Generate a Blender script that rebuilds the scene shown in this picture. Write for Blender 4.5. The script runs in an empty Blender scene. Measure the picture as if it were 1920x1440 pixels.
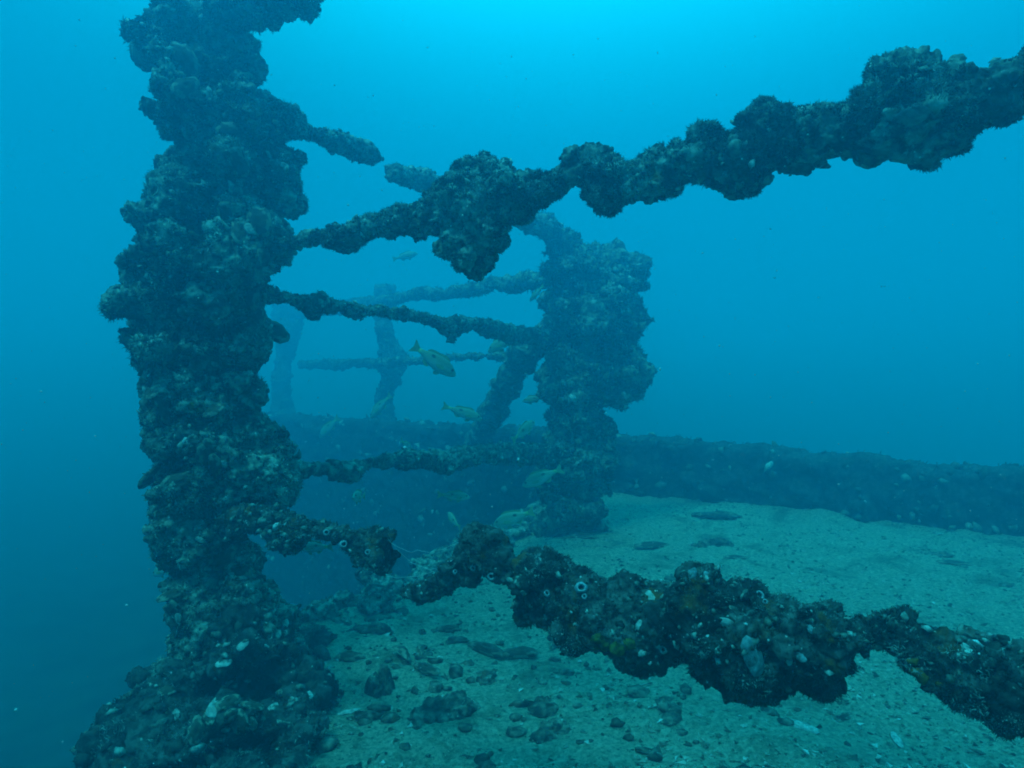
import bpy, math, random
import numpy as np
from mathutils import Vector, Matrix
from mathutils.bvhtree import BVHTree

rad = math.radians
random.seed(7)
RNG = np.random.default_rng(11)
scene = bpy.context.scene
C = scene.collection

# ------------------------------------------------------------------ camera
F = 1144.0                 # focal length in pixels of the 1920 x 1440 photograph
PITCH = rad(0.5)
CAMZ = 1.2
cam_d = bpy.data.cameras.new('camera')
cam_d.sensor_width = 36.0
cam_d.lens = 36.0 * F / 1920.0
cam_d.clip_start = 0.02
cam_d.clip_end = 300
cam = bpy.data.objects.new('camera', cam_d)
cam.location = (0, 0, CAMZ)
cam.rotation_euler = (rad(90) - PITCH, 0, 0)
C.objects.link(cam)
scene.camera = cam

# ------------------------------------------------------------------ light: the water column overhead, brightest towards the sun
SUN_EL, SUN_AZ = rad(66), rad(-145)         # azimuth measured from +Y towards +X: behind the camera, to its left
GLOW_EL, GLOW_AZ = rad(76), rad(8)          # middle of the bright window of surface light overhead
def direction(el, az):
    return Vector((math.cos(el) * math.sin(az), math.cos(el) * math.cos(az), math.sin(el)))
L = direction(SUN_EL, SUN_AZ)
world = bpy.data.worlds.new('World')
scene.world = world
world.use_nodes = True
wn, wl = world.node_tree.nodes, world.node_tree.links
wn.clear()
w_out = wn.new('ShaderNodeOutputWorld')
w_bg = wn.new('ShaderNodeBackground')
w_tc = wn.new('ShaderNodeTexCoord')
w_dot = wn.new('ShaderNodeVectorMath'); w_dot.operation = 'DOT_PRODUCT'
w_dot.inputs[1].default_value = direction(GLOW_EL, GLOW_AZ)
w_map = wn.new('ShaderNodeMapRange')
w_map.inputs[1].default_value = -1; w_map.inputs[2].default_value = 1
w_ramp = wn.new('ShaderNodeValToRGB')
w_ramp.color_ramp.interpolation = 'B_SPLINE'
stops = [(-1.0, (0, .006, .02)), (-.45, (0, .012, .03)), (-.1, (0, .04, .09)), (.2, (0, .25, .42)),
         (.42, (0, .27, .47)), (.56, (0, .28, .49)), (.69, (.001, .56, .88)), (.82, (.005, 1.4, 2.0)), (1.0, (.02, 2.3, 3.15))]
STRENGTH = 4.0             # ramp colours stay below 1
cr = w_ramp.color_ramp
while len(cr.elements) < len(stops):
    cr.elements.new(0.5)
for e, (c, col) in zip(cr.elements, stops):
    e.position = (c + 1) / 2
    e.color = (*[v / STRENGTH for v in col], 1)
wl.new(w_tc.outputs['Generated'], w_dot.inputs[0])
wl.new(w_dot.outputs['Value'], w_map.inputs[0])
wl.new(w_map.outputs[0], w_ramp.inputs[0])
wl.new(w_ramp.outputs[0], w_bg.inputs[0])
w_bg.inputs[1].default_value = STRENGTH
wl.new(w_bg.outputs[0], w_out.inputs[0])

sun_d = bpy.data.lights.new('sun', 'SUN')
sun_d.energy = 2.2
sun_d.angle = rad(12)
sun_d.color = (.07, .86, 1.0)
sun = bpy.data.objects.new('sun', sun_d)
sun.rotation_euler = (-L).to_track_quat('-Z', 'Y').to_euler()
C.objects.link(sun)

scene.view_settings.view_transform = 'Standard'
scene.view_settings.look = 'None'
scene.view_settings.exposure = 0
scene.view_settings.gamma = 1
scene.view_settings.use_curve_mapping = False
scene.render.engine = 'CYCLES'
scene.cycles.use_denoising = True
scene.cycles.max_bounces = 4
scene.cycles.diffuse_bounces = 2
scene.cycles.volume_bounces = 1
scene.cycles.transparent_max_bounces = 12
scene.cycles.filter_width = 1.8

HAZE_DENSITY = 0.146
HAZE_COLOR = (.01, .64, 1.0)
HAZE_ABSORB = (0, .32, 1.0)
HAZE_G = .65

# ------------------------------------------------------------------ small tools
def P(px, py, d):
    """photo pixel at depth d (metres along the view axis) -> world point"""
    x = (px - 960) / F * d
    v = (720 - py) / F * d
    return Vector((x, d * math.cos(PITCH) + v * math.sin(PITCH), CAMZ - d * math.sin(PITCH) + v * math.cos(PITCH)))

def ray(px, py):
    return (P(px, py, 1) - Vector((0, 0, CAMZ))).normalized()

def ground(px, py, z=0.0):
    r = ray(px, py)
    t = (z - CAMZ) / r.z
    return Vector((0, 0, CAMZ)) + r * t

def _hash(ix, iy, iz, seed):
    h = (ix.astype(np.int64) * 374761393 + iy.astype(np.int64) * 668265263 + iz.astype(np.int64) * 2147483647 + seed * 1274126177) & 0xFFFFFFFF
    h = ((h ^ (h >> 13)) * 1274126177) & 0xFFFFFFFF
    h = ((h ^ (h >> 16)) * 2246822519) & 0xFFFFFFFF
    h = h ^ (h >> 15)
    return (h & 0xFFFFFF) / float(0xFFFFFF)

def vnoise(p, seed=0):
    i = np.floor(p); f = p - i; i = i.astype(np.int64)
    u = f * f * (3 - 2 * f)
    r = 0
    for dx in (0, 1):
        wx = u[:, 0] if dx else 1 - u[:, 0]
        for dy in (0, 1):
            wy = u[:, 1] if dy else 1 - u[:, 1]
            for dz in (0, 1):
                wz = u[:, 2] if dz else 1 - u[:, 2]
                r = r + wx * wy * wz * _hash(i[:, 0] + dx, i[:, 1] + dy, i[:, 2] + dz, seed)
    return r * 2 - 1

def fbm(p, seed=0, octaves=3):
    a, r, s = 1.0, 0, 1.0
    for o in range(octaves):
        r = r + a * vnoise(p * s, seed + o * 17)
        a *= .5; s *= 2.03
    return r

def worley(p, seed=0):
    i = np.floor(p).astype(np.int64)
    best = np.full(len(p), 9.0); amp = np.zeros(len(p))
    for dx in (-1, 0, 1):
        for dy in (-1, 0, 1):
            for dz in (-1, 0, 1):
                cx, cy, cz = i[:, 0] + dx, i[:, 1] + dy, i[:, 2] + dz
                d = (cx + _hash(cx, cy, cz, seed) - p[:, 0]) ** 2
                d += (cy + _hash(cx, cy, cz, seed + 1) - p[:, 1]) ** 2
                d += (cz + _hash(cx, cy, cz, seed + 2) - p[:, 2]) ** 2
                m = d < best
                best = np.where(m, d, best)
                amp = np.where(m, _hash(cx, cy, cz, seed + 3), amp)
    return np.sqrt(best), amp

def domes(p, seed):
    d, a = worley(p, seed)
    return np.sqrt(np.clip(1 - (d / .95) ** 2, 0, 1)) * (.35 + .9 * a) - .68

# ------------------------------------------------------------------ materials
def new_mat(name):
    m = bpy.data.materials.new(name)
    m.use_nodes = True
    n, l = m.node_tree.nodes, m.node_tree.links
    b = n['Principled BSDF']
    b.inputs['Roughness'].default_value = .92
    b.inputs['Specular IOR Level'].default_value = .12
    return m, n, l, b

def ramp(n, pts):
    r = n.new('ShaderNodeValToRGB')
    while len(r.color_ramp.elements) < len(pts):
        r.color_ramp.elements.new(.5)
    for e, (p, c) in zip(r.color_ramp.elements, pts):
        e.position = p; e.color = (*c, 1)
    return r

def noise(n, l, co, scale, detail=4, rough=.6, dist=0):
    t = n.new('ShaderNodeTexNoise')
    t.inputs['Scale'].default_value = scale
    t.inputs['Detail'].default_value = detail
    t.inputs['Roughness'].default_value = rough
    t.inputs['Distortion'].default_value = dist
    l.new(co, t.inputs['Vector'])
    return t.outputs['Fac']

def mixc(n, l, fac, a, b, mode='MIX'):
    m = n.new('ShaderNodeMix'); m.data_type = 'RGBA'; m.blend_type = mode
    for s, v in ((m.inputs[0], fac), (m.inputs[6], a), (m.inputs[7], b)):
        if isinstance(v, (int, float)): s.default_value = v
        elif isinstance(v, tuple): s.default_value = (*v, 1)
        else: l.new(v, s)
    return m.outputs[2]

def step(n, l, v, lo, hi):
    m = n.new('ShaderNodeMapRange')
    l.new(v, m.inputs[0]); m.inputs[1].default_value = lo; m.inputs[2].default_value = hi
    return m.outputs[0]

def crust_material(name, dark, mid, pale, rust=(.16, .05, .02), rust_amt=.62, pale_cut=.60):
    m, n, l, b = new_mat(name)
    co = n.new('ShaderNodeNewGeometry').outputs['Position']
    big = noise(n, l, co, 7, 4, .6, .5)
    med = noise(n, l, co, 30, 5, .65, .4)
    fine = noise(n, l, co, 140, 3, .7)
    r = ramp(n, [(.40, dark), (.50, mid), (.63, tuple(1.9 * c for c in mid))])
    l.new(med, r.inputs[0])
    col = mixc(n, l, step(n, l, big, .45, .68), r.outputs[0], tuple(.55 * c for c in dark))
    col = mixc(n, l, step(n, l, noise(n, l, co, 11, 4, .6), rust_amt, rust_amt + .1), col, rust)
    pal = n.new('ShaderNodeMath'); pal.operation = 'MULTIPLY'
    l.new(step(n, l, noise(n, l, co, 16, 5, .7, .8), pale_cut, pale_cut + .1), pal.inputs[0])
    l.new(step(n, l, fine, .45, .62), pal.inputs[1])
    col = mixc(n, l, pal.outputs[0], col, pale)
    v = n.new('ShaderNodeTexVoronoi'); v.inputs['Scale'].default_value = 75
    l.new(co, v.inputs['Vector'])
    sp = n.new('ShaderNodeMath'); sp.operation = 'MULTIPLY'
    l.new(step(n, l, v.outputs['Distance'], .22, .12), sp.inputs[0])
    l.new(step(n, l, noise(n, l, co, 25, 2), .58, .64), sp.inputs[1])
    col = mixc(n, l, sp.outputs[0], col, tuple(min(1, 1.6 * c) for c in pale))
    l.new(col, b.inputs['Base Color'])
    bp = n.new('ShaderNodeBump'); bp.inputs['Strength'].default_value = .9; bp.inputs['Distance'].default_value = .006
    l.new(noise(n, l, co, 110, 6, .75), bp.inputs['Height'])
    l.new(bp.outputs[0], b.inputs['Normal'])
    return m

def turf_material(name, a, b_, c):
    m, n, l, b = new_mat(name)
    co = n.new('ShaderNodeNewGeometry').outputs['Position']
    r = ramp(n, [(.42, a), (.51, b_), (.64, c)])
    l.new(noise(n, l, co, 13, 5, .65, .4), r.inputs[0])
    l.new(r.outputs[0], b.inputs['Base Color'])
    return m

M = {}
M['crust'] = crust_material('crust', (.022, .028, .028), (.18, .215, .175), (.56, .60, .52), (.17, .11, .05), .62, .55)
M['crust_rust'] = crust_material('crust_rust', (.02, .02, .02), (.085, .08, .07), (.46, .49, .46), (.20, .07, .02), .57, .60)
M['crust_far'] = crust_material('crust_far', (.04, .045, .04), (.18, .20, .15), (.45, .47, .38))
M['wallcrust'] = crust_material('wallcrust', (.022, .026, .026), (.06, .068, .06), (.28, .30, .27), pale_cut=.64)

def plain(name, col, var=.3, scale=60, bump=.3, rough=.8):
    m, n, l, b = new_mat(name)
    co = n.new('ShaderNodeNewGeometry').outputs['Position']
    f = noise(n, l, co, scale, 5, .65)
    r = ramp(n, [(.3, tuple(c * (1 - var) for c in col)), (.7, tuple(min(1, c * (1 + var)) for c in col))])
    l.new(f, r.inputs[0]); l.new(r.outputs[0], b.inputs['Base Color'])
    b.inputs['Roughness'].default_value = rough
    bp = n.new('ShaderNodeBump'); bp.inputs['Strength'].default_value = bump; bp.inputs['Distance'].default_value = .004
    l.new(f, bp.inputs['Height']); l.new(bp.outputs[0], b.inputs['Normal'])
    return m

M['turf'] = turf_material('turf', (.025, .03, .027), (.16, .19, .145), (.50, .55, .45))
M['turf_rust'] = turf_material('turf_rust', (.018, .017, .016), (.07, .066, .056), (.34, .37, .33))
M['barnacle'] = plain('barnacle', (.28, .31, .32), .6, 150, .8)
M['hollow'] = plain('hollow', (.03, .03, .03), .3, 90)
M['shell'] = plain('shell', (.34, .34, .30), .7, 60, .8)
M['dark_shell'] = plain('dark_shell', (.075, .065, .05), .6, 60)
M['rock'] = crust_material('rock', (.04, .034, .03), (.15, .13, .10), (.38, .36, .28), (.17, .07, .04), .58)
M['sponge'] = plain('sponge', (.085, .075, .018), .8, 70, .9)
M['orange'] = plain('orange', (.22, .09, .015), .6, 60, .6)
M['palegrowth'] = plain('palegrowth', (.17, .21, .21), .7, 70, .8)
M['rim'] = plain('rim', (.22, .20, .15), .5, 80)
def shellbits_material():
    m, n, l, b = new_mat('shellbits')
    g = n.new('ShaderNodeNewGeometry')
    r = ramp(n, [(0, (.03, .034, .034)), (.42, (.10, .11, .09)), (.75, (.20, .22, .18)), (.95, (.36, .38, .33)), (1.0, (.62, .64, .60))])
    l.new(g.outputs['Random Per Island'], r.inputs[0])
    v = ramp(n, [(.35, (.45, .45, .45)), (.65, (1.3, 1.3, 1.3))])
    l.new(noise(n, l, g.outputs['Position'], 90, 4, .7), v.inputs[0])
    l.new(mixc(n, l, 1.0, r.outputs[0], v.outputs[0], 'MULTIPLY'), b.inputs['Base Color'])
    return m
M['shellbits'] = shellbits_material()
M['snow'] = plain('snow', (.5, .5, .48), .1, 10, 0)
M['line'] = plain('line', (.45, .5, .5), .2, 30, 0, .4)

def sand_material():
    m, n, l, b = new_mat('sand')
    co = n.new('ShaderNodeNewGeometry').outputs['Position']
    r = ramp(n, [(.36, (.18, .19, .13)), (.5, (.40, .41, .29)), (.64, (.62, .62, .46))])
    l.new(noise(n, l, co, 55, 8, .75), r.inputs[0])
    patch = step(n, l, noise(n, l, co, 3.2, 6, .7, .5), .52, .64)
    col = mixc(n, l, patch, r.outputs[0], mixc(n, l, .6, r.outputs[0], (.07, .075, .045)))
    sp = step(n, l, noise(n, l, co, 170, 2, .5), .66, .72)
    col = mixc(n, l, sp, col, (.72, .68, .58))
    dk = step(n, l, noise(n, l, co, 95, 3, .6), .62, .70)
    col = mixc(n, l, dk, col, (.06, .055, .045))
    l.new(col, b.inputs['Base Color'])
    bp = n.new('ShaderNodeBump'); bp.inputs['Strength'].default_value = 1.0; bp.inputs['Distance'].default_value = .03
    l.new(noise(n, l, co, 60, 8, .8), bp.inputs['Height'])
    l.new(bp.outputs[0], b.inputs['Normal'])
    return m
M['sand'] = sand_material()
M['seabed'] = plain('seabed', (.05, .055, .045), .6, 2, .3)

def fish_material():
    m, n, l, b = new_mat('fish_skin')
    tc = n.new('ShaderNodeTexCoord').outputs['Object']
    sx = n.new('ShaderNodeSeparateXYZ'); l.new(tc, sx.inputs[0])
    r = ramp(n, [(.30, (.40, .52, .48)), (.48, (.28, .40, .32)), (.62, (.18, .28, .20))])
    mp = n.new('ShaderNodeMapRange'); l.new(sx.outputs[2], mp.inputs[0])
    mp.inputs[1].default_value = -.2; mp.inputs[2].default_value = .2
    l.new(mp.outputs[0], r.inputs[0])
    # dark spot on the flank under the soft dorsal fin
    sub = n.new('ShaderNodeVectorMath'); sub.operation = 'SUBTRACT'; l.new(tc, sub.inputs[0]); sub.inputs[1].default_value = (-.10, 0, .06)
    mul = n.new('ShaderNodeVectorMath'); mul.operation = 'MULTIPLY'; l.new(sub.outputs[0], mul.inputs[0]); mul.inputs[1].default_value = (.8, 0, 1.25)
    ln = n.new('ShaderNodeVectorMath'); ln.operation = 'LENGTH'; l.new(mul.outputs[0], ln.inputs[0])
    col = mixc(n, l, step(n, l, ln.outputs['Value'], .042, .03), r.outputs[0], (.015, .015, .012))
    tailf = step(n, l, sx.outputs[0], -.30, -.42)
    col = mixc(n, l, tailf, col, (.26, .40, .12))
    l.new(col, b.inputs['Base Color'])
    b.inputs['Roughness'].default_value = .45
    b.inputs['Specular IOR Level'].default_value = .4
    return m
M['fish'] = fish_material()
M['fin'] = plain('fin', (.22, .32, .17), .2, 60, .1, .6)
M['eye'] = plain('eye', (.02, .02, .02), .1, 60, 0, .3)

# ------------------------------------------------------------------ object helpers
def tag(o, label=None, cat=None, group=None, kind=None):
    if label: o['label'] = label
    if cat: o['category'] = cat
    if group: o['group'] = group
    if kind: o['kind'] = kind
    return o

def empty(name, loc, label, cat, group=None):
    o = bpy.data.objects.new(name, None)
    o.location = loc
    o.empty_display_size = .05
    C.objects.link(o)
    return tag(o, label, cat, group)

def mesh_from(verts, faces, name, smooth=True):
    me = bpy.data.meshes.new(name)
    me.from_pydata([tuple(v) for v in verts], [], faces)
    me.update()
    if smooth:
        me.polygons.foreach_set('use_smooth', [True] * len(me.polygons))
    return me

def link(name, me, mat, parent=None):
    o = bpy.data.objects.new(name, me)
    C.objects.link(o)
    if mat is not None and len(me.materials) == 0:
        me.materials.append(M[mat])
    if parent is not None:                      # geometry is authored in world space
        o.parent = parent
        o.matrix_parent_inverse = Matrix.Translation(-Vector(parent.location))
    return o

def icosphere(sub=2):
    import bmesh
    bm = bmesh.new()
    bmesh.ops.create_icosphere(bm, subdivisions=sub, radius=1)
    v = np.array([x.co[:] for x in bm.verts]); f = [[a.index for a in x.verts] for x in bm.faces]
    bm.free()
    return v, f
ICO1, ICO2, ICO3 = icosphere(1), icosphere(2), icosphere(3)

class Soup:
    """closed pieces gathered for one voxel-remeshed body"""
    def __init__(s): s.v, s.f, s.n = [], [], 0
    def add(s, v, f):
        s.v.append(np.asarray(v, float)); s.f += [[a + s.n for a in q] for q in f]; s.n += len(v)
    def blob(s, c, r, rot=None, ico=ICO2, rough=.18):
        v, f = ico
        v = v * (1 + rough * RNG.standard_normal((len(v), 1)).clip(-1.5, 1.5) * .5)
        v = v * np.asarray(r, float)
        if rot is None: rot = Matrix.Rotation(random.uniform(0, 6.28), 3, 'Z') @ Matrix.Rotation(random.gauss(0, .5), 3, 'X')
        s.add(v @ np.array(rot).T + np.asarray(c, float), f)
    def verts(s): return np.concatenate(s.v)

def ring_tube(soup, centers, us, vs, ru, rv, seg=14):
    """generalised tube: at each centre an ellipse spanned by unit vectors u, v"""
    n = len(centers); V = []
    for i in range(n):
        for k in range(seg):
            a = 2 * math.pi * k / seg
            V.append(np.array(centers[i]) + np.array(us[i]) * (ru[i] * math.cos(a)) + np.array(vs[i]) * (rv[i] * math.sin(a)))
    fc = []
    for i in range(n - 1):
        for k in range(seg):
            fc.append([i * seg + k, i * seg + (k + 1) % seg, (i + 1) * seg + (k + 1) % seg, (i + 1) * seg + k])
    V.append(np.array(centers[0])); V.append(np.array(centers[-1]))
    for k in range(seg):
        fc.append([n * seg, (k + 1) % seg, k])
        fc.append([n * seg + 1, (n - 1) * seg + k, (n - 1) * seg + (k + 1) % seg])
    soup.add(V, fc)

def remesh(soup, voxel, name, layers, seed=0):
    """voxel remesh, then push the surface out into lumps, shells and grain"""
    me = mesh_from(soup.verts(), soup.f, name)
    o = bpy.data.objects.new('tmp', me); C.objects.link(o)
    md = o.modifiers.new('r', 'REMESH'); md.mode = 'VOXEL'; md.voxel_size = voxel; md.use_smooth_shade = True
    dg = bpy.context.evaluated_depsgraph_get()
    m2 = bpy.data.meshes.new_from_object(o.evaluated_get(dg))
    bpy.data.objects.remove(o); bpy.data.meshes.remove(me)
    m2.name = name
    n = len(m2.vertices)
    co = np.empty(n * 3); m2.vertices.foreach_get('co', co); co = co.reshape(-1, 3)
    nr = np.empty(n * 3); m2.vertex_normals.foreach_get('vector', nr); nr = nr.reshape(-1, 3)
    d = np.zeros(n)
    warp = np.stack([vnoise(co * 14, seed + 5), vnoise(co * 14, seed + 6), vnoise(co * 14, seed + 7)], 1) * .012
    for k, (kind, size, amp) in enumerate(layers):
        q = (co + warp) / size
        d += amp * (domes(q, seed + 31 * k) if kind == 'd' else fbm(q, seed + 31 * k))
    co = co + nr * d[:, None]
    m2.vertices.foreach_set('co', co.ravel())
    m2.update()
    m2.polygons.foreach_set('use_smooth', [True] * len(m2.polygons))
    return m2

def surface(me):
    n = len(me.vertices)
    co = np.empty(n * 3); me.vertices.foreach_get('co', co)
    nr = np.empty(n * 3); me.vertex_normals.foreach_get('vector', nr)
    return co.reshape(-1, 3), nr.reshape(-1, 3)

def turf_mesh(me, count, length, width, seed, name='turf'):
    """short filaments and bristles rooted on the crust"""
    rng = np.random.default_rng(seed)
    co, nr = surface(me)
    w = (fbm(co * 9, seed, 2) > -.15)
    idx = np.nonzero(w)[0]
    idx = rng.choice(idx, count)
    c, nn = co[idx], nr[idx]
    dirv = nn + rng.normal(0, .7, (count, 3))
    dirv /= np.linalg.norm(dirv, axis=1)[:, None]
    side = np.cross(dirv, rng.normal(0, 1, (count, 3))); side /= np.linalg.norm(side, axis=1)[:, None]
    ln = length * rng.uniform(.35, 1.0, count)[:, None] * (1 + .6 * fbm(c * 15, seed + 3, 2)[:, None]).clip(.3, 1.8)
    wd = width * rng.uniform(.6, 1.3, count)[:, None]
    bend = rng.normal(0, .35, (count, 3))
    mid = c + dirv * ln * .55 + side * 0
    tip = c + dirv * ln + bend * ln * .5
    v = np.stack([c - side * wd - nn * .003, c + side * wd - nn * .003, mid + side * wd * .8, mid - side * wd * .8, tip], 1).reshape(-1, 3)
    base = np.arange(count) * 5
    faces = np.concatenate([np.stack([base, base + 1, base + 2, base + 3], 1).reshape(-1), np.stack([base + 3, base + 2, base + 4], 1).reshape(-1)])
    m2 = bpy.data.meshes.new(name)
    m2.vertices.add(len(v)); m2.vertices.foreach_set('co', v.ravel())
    m2.loops.add(len(faces)); m2.loops.foreach_set('vertex_index', faces.astype(np.int32))
    ls = np.concatenate([np.arange(count) * 4, count * 4 + np.arange(count) * 3]).astype(np.int32)
    m2.polygons.add(2 * count)
    m2.polygons.foreach_set('loop_start', ls)
    m2.update(calc_edges=True); m2.validate()
    return m2

def shell_crust(me, root, count, smin, smax, seed):
    """uncountable small oysters and barnacles crowding the surface"""
    rng = np.random.default_rng(seed + 500)
    co, nr = surface(me)
    w = np.clip(fbm(co * 5, seed + 9, 3) + .55, .03, None)
    idx = rng.choice(len(co), count, p=w / w.sum())
    c, n = co[idx], nr[idx]
    n = n + rng.normal(0, .5, (count, 3)); n /= np.linalg.norm(n, axis=1)[:, None]
    t = np.cross(n, rng.normal(0, 1, (count, 3))); t /= np.linalg.norm(t, axis=1)[:, None]
    b = np.cross(n, t)
    size = smin + (smax - smin) * rng.random(count) ** 2.5
    k = 8
    V = np.empty((count, k + 2, 3))
    V[:, 0] = c + n * (size * .62)[:, None]
    V[:, 1] = c - n * (size * .30)[:, None]
    asp = rng.uniform(.5, .95, count)
    for a in range(k):
        r = size * rng.uniform(.72, 1.2, count)
        lift = size * rng.uniform(-.2, .22, count)
        V[:, 2 + a] = c + t * (r * math.cos(a * 2 * math.pi / k))[:, None] + b * (r * asp * math.sin(a * 2 * math.pi / k))[:, None] + n * lift[:, None]
    f = []
    for a in range(k):
        f.append((0, 2 + a, 2 + (a + 1) % k)); f.append((1, 2 + (a + 1) % k, 2 + a))
    Fc = (np.array(f)[None] + (np.arange(count) * (k + 2))[:, None, None]).reshape(-1, 3)
    m2 = mesh_from(V.reshape(-1, 3).tolist(), Fc.tolist(), 'shell_crust', True)
    tag(link('shell_crust', m2, 'shellbits', root), kind='stuff')

def interp(prof, step_px):
    prof = np.array(prof, float)
    t = np.arange(prof[0, 0], prof[-1, 0] + .1, step_px)
    return t, np.interp(t, prof[:, 0], prof[:, 1]), np.interp(t, prof[:, 0], prof[:, 2])

LUMPY = [('d', .15, .040), ('d', .07, .032), ('d', .034, .013), ('d', .016, .006), ('n', .011, .004)]
FAR = [('d', .24, .05), ('d', .12, .036), ('d', .055, .02), ('n', .03, .008)]
NEAR = [('d', .075, .022), ('d', .036, .015), ('d', .018, .007), ('d', .009, .003), ('n', .007, .003)]

def rail(name, prof, d0, d1, label, cat='railing bar', group=None, voxel=.006, layers=NEAR, mat='crust', turf=9000,
         tlen=.012, twid=.0012, seed=1, shrink=.80, flat=1.0, blobs=90, part='encrusted_bar', shells=300, ssize=(.006, .02), hs=1.0, knob=1.0, extra=()):
    x0, x1 = prof[0][0], prof[-1][0]
    t, top, bot = interp(prof, 7)
    s = (t - x0) / (x1 - x0)
    d = 1 / (1 / d0 + (1 / d1 - 1 / d0) * s)
    cs = [P(t[i], (top[i] + bot[i]) / 2, d[i]) for i in range(len(t))]
    h = (bot - top) / 2 * d / F * hs
    med = np.median(h)
    h = np.clip(med + knob * (h - med), .35 * med, None)
    w = np.clip(h, .55 * med, 1.35 * med) * flat
    w = w * (1 + .18 * vnoise(np.stack([s * 23, s * 0, s * 0 + seed], 1), seed))
    tg = (cs[-1] - cs[0]).normalized()
    up = Vector((0, math.sin(PITCH), math.cos(PITCH)))
    nrm = tg.cross(up).normalized()
    sp = Soup()
    off = vnoise(np.stack([s * 11, s * 0 + 3, s * 0 + seed], 1), seed + 4) * w * .25
    cs = [c + nrm * o for c, o in zip(cs, off)]
    ring_tube(sp, cs, [up] * len(cs), [nrm] * len(cs), h * shrink, w * shrink)
    rnd = random.Random(seed)
    for k in range(blobs):
        i = max(rnd.randrange(len(cs)), rnd.randrange(len(cs)), key=lambda q_: h[q_]) if knob > 1 else rnd.randrange(len(cs))
        a = rnd.uniform(0, 6.283)
        r = rnd.uniform(.20, .52) * min(h[i], 1.4 * med)
        q = .94 - .65 * r / max(h[i], 1e-6)
        c = cs[i] + up * (h[i] * q * math.cos(a)) + nrm * (w[i] * q * math.sin(a)) + tg * rnd.uniform(-.01, .01)
        sp.blob(c, (r * rnd.uniform(.8, 1.4), r * rnd.uniform(.7, 1.2), r * rnd.uniform(.6, 1.1)))
    for (px, py, rx, rz) in extra:
        dd = float(np.interp(px, t, d)); kk = dd / F
        c0 = P(px, py, dd)
        sp.blob(c0, (rx * kk, min(rx, rz) * kk * .8, rz * kk), Matrix.Identity(3), ICO3, .1)
    me = remesh(sp, voxel, part, layers, seed * 101)
    root = empty(name, cs[0], label, cat, group)
    body = link(part, me, mat, root)
    if turf:
        tag(link('turf', turf_mesh(me, turf, tlen, twid, seed), 'turf_rust' if 'rust' in mat else 'turf', root), kind='stuff')
    if shells: shell_crust(me, root, shells, *ssize, seed)
    BV[root.name] = me
    return root
BV = {}

def post(name, prof, d0, d1, label, cat='railing post', group=None, voxel=.012, layers=LUMPY, mat='crust', turf=20000, tlen=.02, twid=.002,
         seed=1, shrink=.76, flat=.8, blobs=160, extra=(), part='encrusted_post', shells=300, ssize=(.02, .05)):
    y0, y1 = prof[0][0], prof[-1][0]
    t, lf, rt = interp(prof, 9)
    s = (t - y0) / (y1 - y0)
    d = 1 / (1 / d0 + (1 / d1 - 1 / d0) * s)
    cs = [P((lf[i] + rt[i]) / 2, t[i], d[i]) for i in range(len(t))]
    h = (rt - lf) / 2 * d / F * .95
    med = np.median(h)
    w = np.clip(h, .7 * med, 1.3 * med) * flat
    X, Y = Vector((1, 0, 0)), Vector((0, 1, 0))
    sp = Soup()
    cs = [c + Y * (w[i] * .15 * math.sin(3.1 * i * .21 + seed)) for i, c in enumerate(cs)]
    ring_tube(sp, cs, [X] * len(cs), [Y] * len(cs), h * shrink, w * shrink, 18)
    rnd = random.Random(seed)
    for k in range(blobs):
        i = rnd.randrange(len(cs)); a = rnd.uniform(0, 6.283)
        big = k % 3 == 0
        r = (rnd.uniform(.28, .52) if big else rnd.uniform(.12, .28)) * min(h[i], med)
        q = .97 - (.6 if big else .45) * r / max(h[i], 1e-6)
        c = cs[i] + X * (h[i] * q * math.cos(a)) + Y * (w[i] * q * math.sin(a))
        rot = Matrix.Rotation(a + rnd.gauss(0, .4), 3, 'Z') @ Matrix.Rotation(rnd.gauss(.35, .4), 3, 'Y')
        sp.blob(c, (r * rnd.uniform(.8, 1.25), r * rnd.uniform(.7, 1.3), r * rnd.uniform(.5, 1.1)), rot)
    for (px, py, dd, rx, rz, ry) in extra:
        k = dd / F
        c0 = P(px, py, dd)
        sp.blob(c0, (rx * k * .72, ry * k * .72, rz * k * .72), Matrix.Identity(3), ICO3, .1)
        for _ in range(22):
            q = Vector((rnd.gauss(0, 1), rnd.gauss(0, 1), rnd.gauss(0, 1))).normalized() * rnd.uniform(.6, .86)
            r = rnd.uniform(.14, .38) * min(rx, rz) * k
            sp.blob(c0 + Vector((q.x * rx, q.y * ry, q.z * rz)) * k, (r * rnd.uniform(.7, 1.4), r, r * rnd.uniform(.5, 1.1)))
    me = remesh(sp, voxel, part, layers, seed * 57)
    root = empty(name, (cs[-1].x, cs[-1].y, cs[-1].z), label, cat, group)
    link(part, me, mat, root)
    if turf:
        tag(link('turf', turf_mesh(me, turf, tlen, twid, seed), 'turf', root), kind='stuff')
    if shells: shell_crust(me, root, shells, *ssize, seed)
    BV[root.name] = me
    return root

_trees = {}
def hit(root, px, py):
    """point and normal where the line of sight through a pixel meets the thing"""
    if root.name not in _trees:
        me = BV[root.name]
        co, _ = surface(me)
        _trees[root.name] = BVHTree.FromPolygons([tuple(c) for c in co], [tuple(p.vertices) for p in me.polygons])
    return _trees[root.name].ray_cast(Vector((0, 0, CAMZ)), ray(px, py))[:2]

def frame_matrix(loc, normal, spin=0.0, scale=1.0):
    return Matrix.Translation(loc) @ normal.to_track_quat('Z', 'Y').to_matrix().to_4x4() @ Matrix.Rotation(spin, 4, 'Z') @ Matrix.Scale(scale, 4)

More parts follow.
